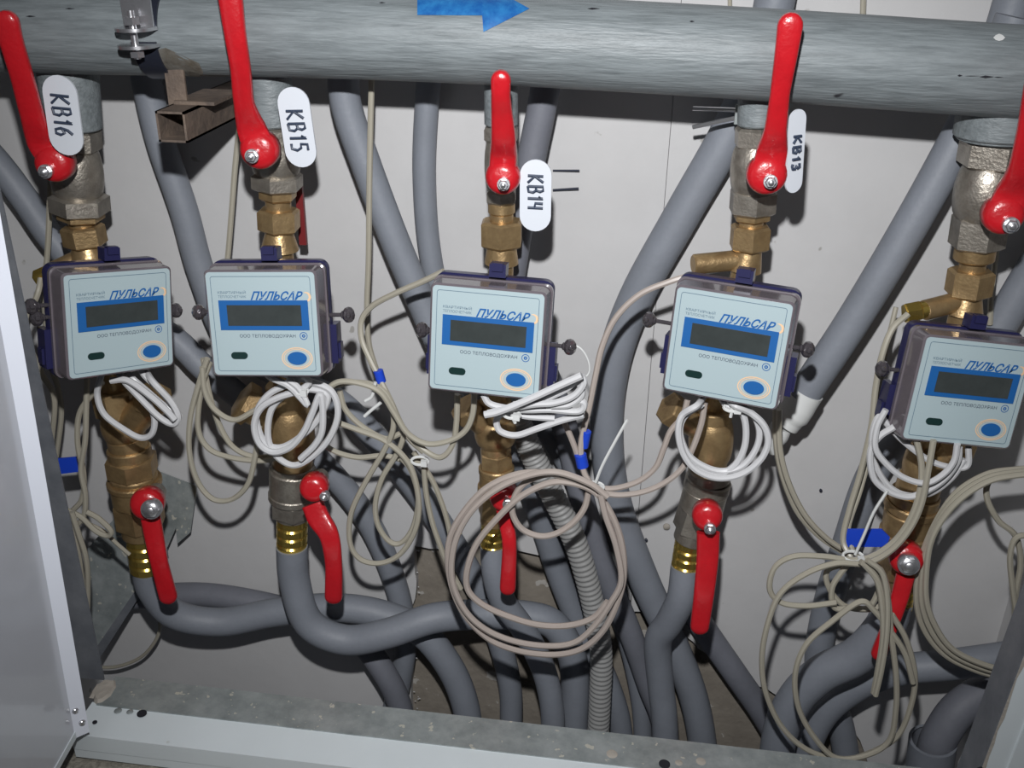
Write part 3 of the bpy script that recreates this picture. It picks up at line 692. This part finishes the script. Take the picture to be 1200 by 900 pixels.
# corrugated conduit: ribs are real
cp = smooth_path(path3([(600,470,-.066),(618,520,-.068),(645,575,-.068),(674,635,-.066),(693,700,-.064),(704,760,-.064),(703,820,-.064),(700,880,-.064),(698,960,-.064)], -.06), 60)
rs = [.0104 + .0007*math.sin(i*2*math.pi/5.2) for i in range(len(cp))]
tag(MB().tube(cp, rs, 18).build('corrugated_conduit', M['corr'], None, smooth=180), 'light grey corrugated conduit running down right of the middle valve', 'conduit')
# taped end of the slanting hose
te = empty('taped_hose_end', P(930, 480, -.05), 'white tape wrapped around the hose end right of the fourth meter', 'tape')
MB().tube(smooth_path(path3([(946,458),(936,474),(926,489),(918,498)], -.05), 4), [.0142]*4+[.0146]*4+[.0125]*4+[.008], 18).build('wrap', M['tie'], te)
MB().tube(smooth_path(path3([(916,500),(908,515),(905,530)], -.05), 4), [.009,.0095,.010,.010,.009,.008,.007,.006,.005], 12).build('tail', M['tie'], te)
# hoses and wires above the header pipe, in front of the wall
hose('wire', 'thin beige wire behind the header pipe at top right', [(1015,-60),(1012,-10),(1010,60),(1008,110)], -.01, .0022, 'beige', 8, None, 'wire')
hose('wire', 'thin grey wire on the wall at the top between third and fourth valves', [(853,-60),(855,-10),(856,60)], -.01, .0016, 'beige', 8, None, 'wire')
hose(HN, 'grey hose end rising above the header pipe at the top right corner', [(1205,-60),(1188,0),(1172,50),(1150,100)], -.008, .0140)

# ------------------------------------------------------------------ cables
def cable(label, pts, y=-.125, r=.0025, m='beige', group=None, name='cable'):
    o = MB().tube(smooth_path(path3(pts, y), 8), r, 8).build(name, M[m]); return tag(o, label, 'cable', group)
rb = .0024
# left group
cable('beige cable running down the wall left of the first meter', [(62,150),(58,245),(56,290),(52,350),(58,420),(68,455),(72,485),(66,535)], -.060, rb)
cable('beige cable looping left out of the brass plug of the first meter', [(48,326,-.100),(44,345,-.108),(33,372,-.112),(33,400,-.108),(50,440,-.100),(64,470,-.095),(60,540,-.09),(72,600,-.09)], -.1, rb)
cable('beige cable hanging from the bottom left corner of the first meter', [(102,440),(101,480),(100,515),(95,550),(100,580),(98,605),(84,622)], -.130, rb)
cable('beige cable crossing behind its neighbour below the first meter', [(120,448),(108,462),(93,485),(91,520),(98,555),(96,585),(82,605),(84,640),(96,680),(99,730)], -.122, rb)
cable('outer strand of the beige bundle beside the left post', [(80,600),(84,622),(92,650),(97,690),(99,740)], -.135, rb)
cable('inner strand of the beige bundle beside the left post', [(84,600),(92,625),(101,655),(103,690),(102,740)], -.140, rb)
cable('small beige loop tied below the first meter', [(78,598),(95,606),(112,622),(126,628),(130,622),(116,608),(102,600)], -.132, rb)
cable('thin beige cable going behind the first lower valve', [(100,612),(120,622),(138,638),(152,650)], -.118, .0018)
cable('thin beige wire arc under the first valve hose', [(172,700),(186,722),(185,745),(168,768),(142,780),(118,782),(100,776)], -.030, .0019)
WC = 'white_cable'
cable('white cable loop hanging below the first meter', [(122,426,-.118),(118,442),(114,462),(122,485),(145,503),(165,513),(178,508),(181,490),(172,470),(152,446),(146,430,-.118)], -.140, .0026, WC)
cable('white cable bunched at the bottom right of the first meter', [(134,424,-.118),(142,442),(160,462),(186,488),(203,497),(209,488),(200,470),(178,446),(168,428,-.118)], -.146, .0026, WC)
cable('second white cable bunched at the bottom right of the first meter', [(144,424,-.118),(152,440),(172,458),(193,476),(210,488),(204,478),(188,458),(168,438),(160,422,-.118)], -.138, .0026, WC)
cable('white cable strand above the bunch under the first meter', [(130,446),(150,446),(176,464),(196,482),(205,492)], -.152, .0026, WC)
# around riser 2
cable('beige cable hanging straight from the top left of the second meter', [(290,100),(282,140),(276,190),(272,240),(267,300),(262,340)], -.045, rb)
cable('long beige loop left of the second lower valve', [(243,420),(233,450),(223,490),(222,530),(232,565),(250,585),(272,585),(290,568),(298,540),(304,500)], -.118, rb)
cable('middle beige loop left of the second lower valve', [(246,425),(236,455),(232,500),(244,525),(270,536),(305,540),(330,535)], -.112, rb)
cable('inner beige loop left of the second lower valve', [(238,420),(245,460),(258,500),(276,526),(305,536),(335,528)], -.106, rb)
cable('short beige curve under the left corner of the second meter', [(237,430),(240,458),(252,480),(275,492),(300,480)], -.120, rb)
def coil(label, cx, cy, rx, ry, tilt, turns, y, m, r, jit, a0=0, a1=None, tail0=None, tail1=None):
    pts = []; n = int(turns*12); ta = math.radians(tilt)
    if tail0: pts += tail0
    for k in range(n+1):
        a = math.radians(a0) + 2*math.pi*k/12
        q = 1 + jit*math.sin(k*.9+1)
        x = rx*q*math.cos(a); z = ry*(1 + jit*math.cos(k*.7))*math.sin(a)
        pts.append((cx + x*math.cos(ta) - z*math.sin(ta), cy + x*math.sin(ta) + z*math.cos(ta), y - .0035*math.sin(k*.52) + .0025*k/12))
    if tail1: pts += tail1
    return cable(label, pts, y, r, m)
cable('white cable loops hanging in front of the second brass body', [(318,420,-.125),(328,436),(360,446),(388,458),(396,485),(385,515),(362,538),(342,545),(322,532),(314,510),(318,480),(336,462),(362,456),(384,464),(372,492),(352,512),(330,524),(312,520),(302,500),(302,480),(318,460),(350,446)], -.142, .0027, WC)
cable('second set of white cable loops below the second meter', [(346,422,-.125),(354,438),(362,448),(350,458),(326,466),(306,478),(298,498),(304,520),(320,530),(340,524),(356,506),(366,484),(376,462),(378,500),(370,520),(352,538)], -.148, .0027, WC)
cable('white cable strand draped from the second meter to the coil', [(306,424,-.125),(314,440),(338,452),(352,466),(360,474),(350,455),(336,444)], -.152, .0026, WC)
# centre left beige loops
cable('beige cable running straight down from the header pipe to the middle', [(436,60),(435,110),(433,200),(432,300),(430,360),(432,400),(441,432),(455,470),(476,510),(496,530)], -.062, rb)
cable('beige cable curving left from the top of the middle meter', [(520,318,-.115),(495,330,-.11),(465,343,-.105),(437,358,-.100),(424,375,-.100),(424,398,-.104),(434,422,-.11),(444,442,-.115),(458,470,-.12),(472,500,-.12),(492,523,-.125),(515,536,-.13),(530,522,-.13),(535,495,-.13),(536,462,-.13)], -.11, rb)
cable('beige cable from under the middle meter sweeping left to the second', [(556,458),(554,485),(545,505),(525,517),(500,520),(478,508),(462,484),(446,460),(425,450),(400,447),(385,455),(372,470)], -.135, rb)
cable('long narrow beige cable loop hanging between second and third meters', [(392,452),(415,448),(440,452),(457,468),(461,500),(450,528),(430,562),(412,600),(410,635),(422,655),(445,660),(468,650),(485,625),(491,595),(486,560),(474,536),(450,516),(420,504),(398,496)], -.120, rb)
cable('inner beige cable loop hanging between second and third meters', [(398,458),(405,480),(425,500),(452,514),(472,508),(466,530),(448,560),(440,590),(443,615),(456,634),(470,636),(484,618),(490,585),(482,552),(470,536)], -.114, rb)
cable('beige cable passing low behind the loops right of the second meter', [(378,520),(395,530),(420,536),(450,534),(475,540),(500,545)], -.106, rb)
cable('beige cable falling from the tie to the big middle loop', [(496,536),(499,575),(506,610),(516,640),(524,660),(540,690)], -.112, rb)
cable('second beige cable falling from the tie to the big middle loop', [(485,530),(505,560),(516,585),(524,610),(530,640)], -.100, rb)
cable('grey tie ends beside the bunch right of the second meter', [(440,448),(436,464),(428,470)], -.13, .0014, 'tie', None, 'cable_tie_tail')
cable('second grey tie end beside the bunch right of the second meter', [(446,472),(436,480),(427,488)], -.13, .0014, 'tie', None, 'cable_tie_tail')
# big loop
PK = 'pinkish'
cable('big pinkish cable loop in front of the middle lower valve', [(700,575),(672,562),(640,554),(605,556),(570,572),(545,598),(528,628),(525,660),(532,695),(548,725),(575,750),(610,763),(650,767),(682,760),(706,740),(722,710),(731,675),(728,635),(715,600),(695,575),(665,565),(640,567),(610,582),(585,605),(560,635),(548,665),(548,690),(565,708),(595,722),(630,732),(665,733),(695,724),(712,705)], -.155, .0027, PK)
cable('second pinkish cable ring beside the big middle loop', [(712,582),(690,566),(650,553),(610,560),(575,578),(548,605),(532,640),(530,680),(545,715),(570,738),(605,752),(645,757),(675,752),(698,732),(716,706),(728,680),(722,640),(710,605),(704,580)], -.162, .0026, PK)
cable('small pinkish cable ring right of the middle lower valve', [(690,570),(665,556),(640,556),(615,566),(602,585),(601,603),(612,620),(632,628),(652,625),(672,612),(685,595),(690,575)], -.148, .0026, PK)
cable('pinkish cable rising beside the white bunch to the blue tape', [(659,490),(670,515),(680,542),(688,562),(702,580)], -.130, rb, PK)
cable('pinkish cable curving from the fourth meter plug down to the big loop', [(812,322,-.110),(785,330,-.11),(750,345,-.11),(722,372,-.112),(706,405,-.115),(698,440,-.12),(690,480,-.125),(681,520,-.13),(684,552,-.135),(696,572,-.14)], -.12, rb, PK)
cable('upper pinkish cable sweeping left from under the fourth meter', [(806,468),(800,488),(786,505),(778,525),(768,548),(748,564),(722,572),(702,572)], -.132, rb, PK)
cable('lower pinkish cable sweeping left from under the fourth meter', [(826,472),(822,496),(812,525),(800,548),(780,565),(755,576),(728,580),(705,578)], -.138, rb, PK)
# white bunch right of meter 3
cable('thick white cable crossing the lower right corner of the middle meter', [(568,486),(585,482),(620,468),(655,452),(682,440)], -.180, .0028, WC)
cable('white cable loop opening right under the middle meter', [(682,440),(684,450),(672,464),(650,472),(625,474),(590,480),(572,484)], -.172, .0026, WC)
cable('white cable lying level right of the middle meter', [(566,462),(576,474),(610,480),(645,480),(678,482),(684,472),(670,470),(640,476)], -.166, .0026, WC)
cable('lowest white cable loop right of the middle meter', [(684,486),(660,492),(630,502),(605,510),(586,505),(582,492),(592,484),(620,488),(650,490)], -.160, .0026, WC)
cable('white cable fan ending at the right of the middle meter', [(602,474),(632,470),(660,458),(676,448),(682,462),(668,474),(646,476)], -.168, .0025, WC)
cable('thin clear seal wire loop right of the middle meter', [(662,402),(680,408),(690,425),(688,440),(668,446),(650,450)], -.14, .0007, 'tie', None, 'seal_wire')
# white coil riser 4
cable('white cable coil hanging around the fourth brass body', [(842,456,-.112),(850,474),(868,482),(874,500),(872,525),(860,546),(840,556),(815,548),(800,530),(796,505),(804,484),(822,474),(802,488),(797,508),(806,532),(824,546),(846,552),(870,546),(886,526),(890,505),(882,485),(866,474),(856,460,-.112)], -.145, .0026, WC)
cable('outer white cable coil hanging around the fourth brass body', [(850,458,-.115),(858,473),(880,484),(896,500),(900,520),(890,540),(868,556),(840,560),(815,550),(800,530),(795,505),(800,486),(818,474),(828,458,-.112)], -.152, .0026, WC)
# right group
cable('beige cable sweeping from the taped hose end down right', [(909,478),(910,520),(918,560),(935,600),(960,628),(985,645),(1002,654)], -.080, .0027)
cable('second beige cable sweeping from the taped hose end down right', [(913,480),(914,525),(924,565),(943,603),(968,630),(992,646),(1010,655)], -.088, .0024)
cable('beige cable looping from the fifth meter plug down its left side', [(1064,368,-.100),(1046,385,-.105),(1034,415,-.11),(1026,455,-.11),(1021,500,-.112),(1008,555,-.112),(996,595,-.115),(988,632,-.12),(998,655,-.13)], -.11, rb)
cable('beige cable down the left side of the fifth meter', [(1050,360,-.05),(1036,420,-.06),(1028,480,-.08),(1020,530,-.09),(1008,575,-.1),(994,620,-.11),(1000,648,-.12)], -.1, .0021)
cable('left of two beige cables leaving the bottom of the fifth meter', [(1074,514),(1080,545),(1078,575),(1068,605),(1050,632),(1025,650),(1000,656),(965,652),(930,652),(908,665),(902,690),(915,706),(945,710),(980,706)], -.140, rb)
cable('right of two beige cables leaving the bottom of the fifth meter', [(1094,516),(1088,550),(1080,590),(1066,620),(1044,645),(1015,660),(980,660),(945,672),(915,695),(900,730),(893,770),(897,810),(915,850),(945,878),(985,890),(1020,882),(1052,862),(1068,825),(1072,790),(1062,750),(1045,720)], -.148, rb)
cable('beige cable ring hanging under the tie at lower right', [(1000,655),(985,672),(975,690),(978,712),(1000,712),(1018,712),(1030,690),(1028,670),(1012,655)], -.135, rb)
cable('long beige loop hanging in front of the lower right hoses', [(1008,658),(1030,672),(1040,700),(1044,740),(1050,790),(1050,830),(1042,868),(1015,885),(980,888),(955,865),(936,830),(932,790),(945,755),(975,728),(1008,705),(1024,715),(1040,735),(1060,765),(1070,800)], -.155, rb)
cable('straight beige double cable end hanging beside the fifth red lever', [(1012,660),(1028,680),(1034,710),(1035,745),(1030,780),(1024,812)], -.165, .0026)
cable('beige strand beside the straight hanging cable end', [(1016,656),(1034,672),(1040,705),(1039,745),(1033,785),(1026,815)], -.170, .0022)
cable('beige cable ring inside the lower right tangle', [(998,660),(970,668),(972,690),(990,710),(1018,714),(1036,706),(1040,690),(1030,665),(1010,655)], -.128, rb)
for k, (dx, lab) in enumerate([(0, 'outermost'), (6, 'middle'), (12, 'innermost')]):
    cable(lab + ' of three beige cables sweeping in from the right edge past the fifth lever', [(1230, 548+dx*.6), (1190,550+dx*.6), (1155,556+dx*.8), (1120,578+dx), (1095,615+dx*.8), (1078+dx*.7,660), (1074+dx,705), (1084+dx*1.3,740), (1108+dx,768-dx*.4), (1145+dx,786-dx*.5), (1190,798-dx)], -.120-.006*k, rb, group='cables at the right edge')
cable('beige cable hanging near the right post', [(1172,556),(1158,566),(1157,585),(1170,610),(1190,628),(1196,660),(1190,700),(1188,760)], -.110, rb)
cable('second beige cable hanging near the right post', [(1230,635),(1195,628),(1184,650),(1187,690),(1194,740)], -.118, rb)
cable('thin beige cable behind the upper right valve', [(1168,290),(1162,340),(1160,380)], -.03, rb)
cable('white cable loop around the left of the fifth brass body', [(1135,524),(1134,545),(1118,548),(1090,540),(1062,520),(1042,500),(1030,488),(1022,510),(1024,540),(1040,568),(1062,580),(1090,578),(1115,560),(1130,538)], -.130, .0024, WC)
cable('outer white cable loop around the fifth brass body', [(1048,500),(1030,512),(1020,530),(1024,560),(1042,576),(1065,582),(1088,574),(1108,560),(1122,540),(1124,524)], -.138, .0026, WC)
cable('second white cable loop around the fifth brass body', [(1038,480),(1028,500),(1026,525),(1040,545),(1060,560),(1085,566),(1105,556),(1118,540),(1122,520)], -.145, .0024, WC)

# ------------------------------------------------------------------ ties and tapes
def wraptape(label, a, b2, y, r, m='tape', name='tape_wrap', cat='tape'):
    o = MB().cyl(P(a[0], a[1], y), P(b2[0], b2[1], y), r, 14, .0004).build(name, M[m]); return tag(o, label, cat)
wraptape('blue tape around the beige cables left of the middle meter', (443,434), (447,448), -.1145, .0040)
wraptape('upper blue tape on the cable right of the middle meter', (688,505), (684,524), -.128, .0036)
wraptape('lower blue tape on the crossing pinkish cables', (680,532), (683,547), -.132, .0048)
def flattape(label, quad, y, th=.002):
    ps = [P(x, yy, y) for x, yy in quad]; o = MB().prism(ps, (0, th, 0)).build('tape_flag', M['tape']); return tag(o, label, 'tape')
flattape('small blue tape flag beside the left post', [(66,538),(89,536),(92,553),(68,556)], -.092)
flattape('wide blue tape flag behind the cables left of the fifth red lever', [(986,621),(1034,621),(1043,630),(1038,641),(988,641)], -.118)
def tie(label, c, r, y, tail=None):
    q = P(c[0], c[1], y); root = empty('cable_tie', q, label, 'cable tie')
    pts = [q + V((math.cos(t)*r, math.sin(t)*r*.6, math.sin(t)*r*.2)) for t in [2*math.pi*k/16 for k in range(17)]]
    MB().tube(pts, .0012, 6).build('band', M['tie'], root)
    MB().box(q + V((r*.6, -r*.5, 0)), (.005, .004, .005)).build('head', M['tie'], root)
    if tail: MB().tube(smooth_path(path3(tail, y-.003), 4), .0012, 6).build('tail', M['tie'], root)
tie('white cable tie holding the lower right cable tangle', (1000,652), .008, -.138, [(1002,650),(1012,628),(1024,600),(1040,575)])
tie('clear cable tie where the pinkish cables meet', (697,570), .007, -.150, [(697,568),(706,545),(722,515),(735,492)])
tie('white cable tie on the second meter coil', (352,458), .006, -.150, [(352,458),(358,466),(361,474)])
tie('white cable tie on the fourth meter coil', (858,478), .006, -.150, [(858,478),(857,484),(856,489)])
tie('white cable tie under the middle meter', (600,486), .006, -.172, [(600,486),(602,492),(604,496)])
tie('grey cable tie among beige loops left of the middle valve', (492,540), .007, -.118)
# hidden red strip beside the second union nut
o = MB().box(P(353, 252, -.045), (.006, .004, .05)).build('red_strip', M['red_dark']); tag(o, 'narrow red strip standing behind the second union nut', 'strip')
# rail that the hoses at top right are clipped to
ho = empty('pipe_clip', P(855, 132, -.04), 'pale metal clip around the hose under the header pipe', 'clip')
MB().cyl(P(812, 127, -.045), P(866, 129, -.058), .0016, 8).build('upper_wire', M['chrome'], ho)
MB().cyl(P(812, 149, -.045), P(864, 138, -.058), .0016, 8).build('lower_wire', M['chrome'], ho)
MB().box(P(866, 134, -.058), (.006, .004, .014)).build('screw_block', M['zinc'], ho)
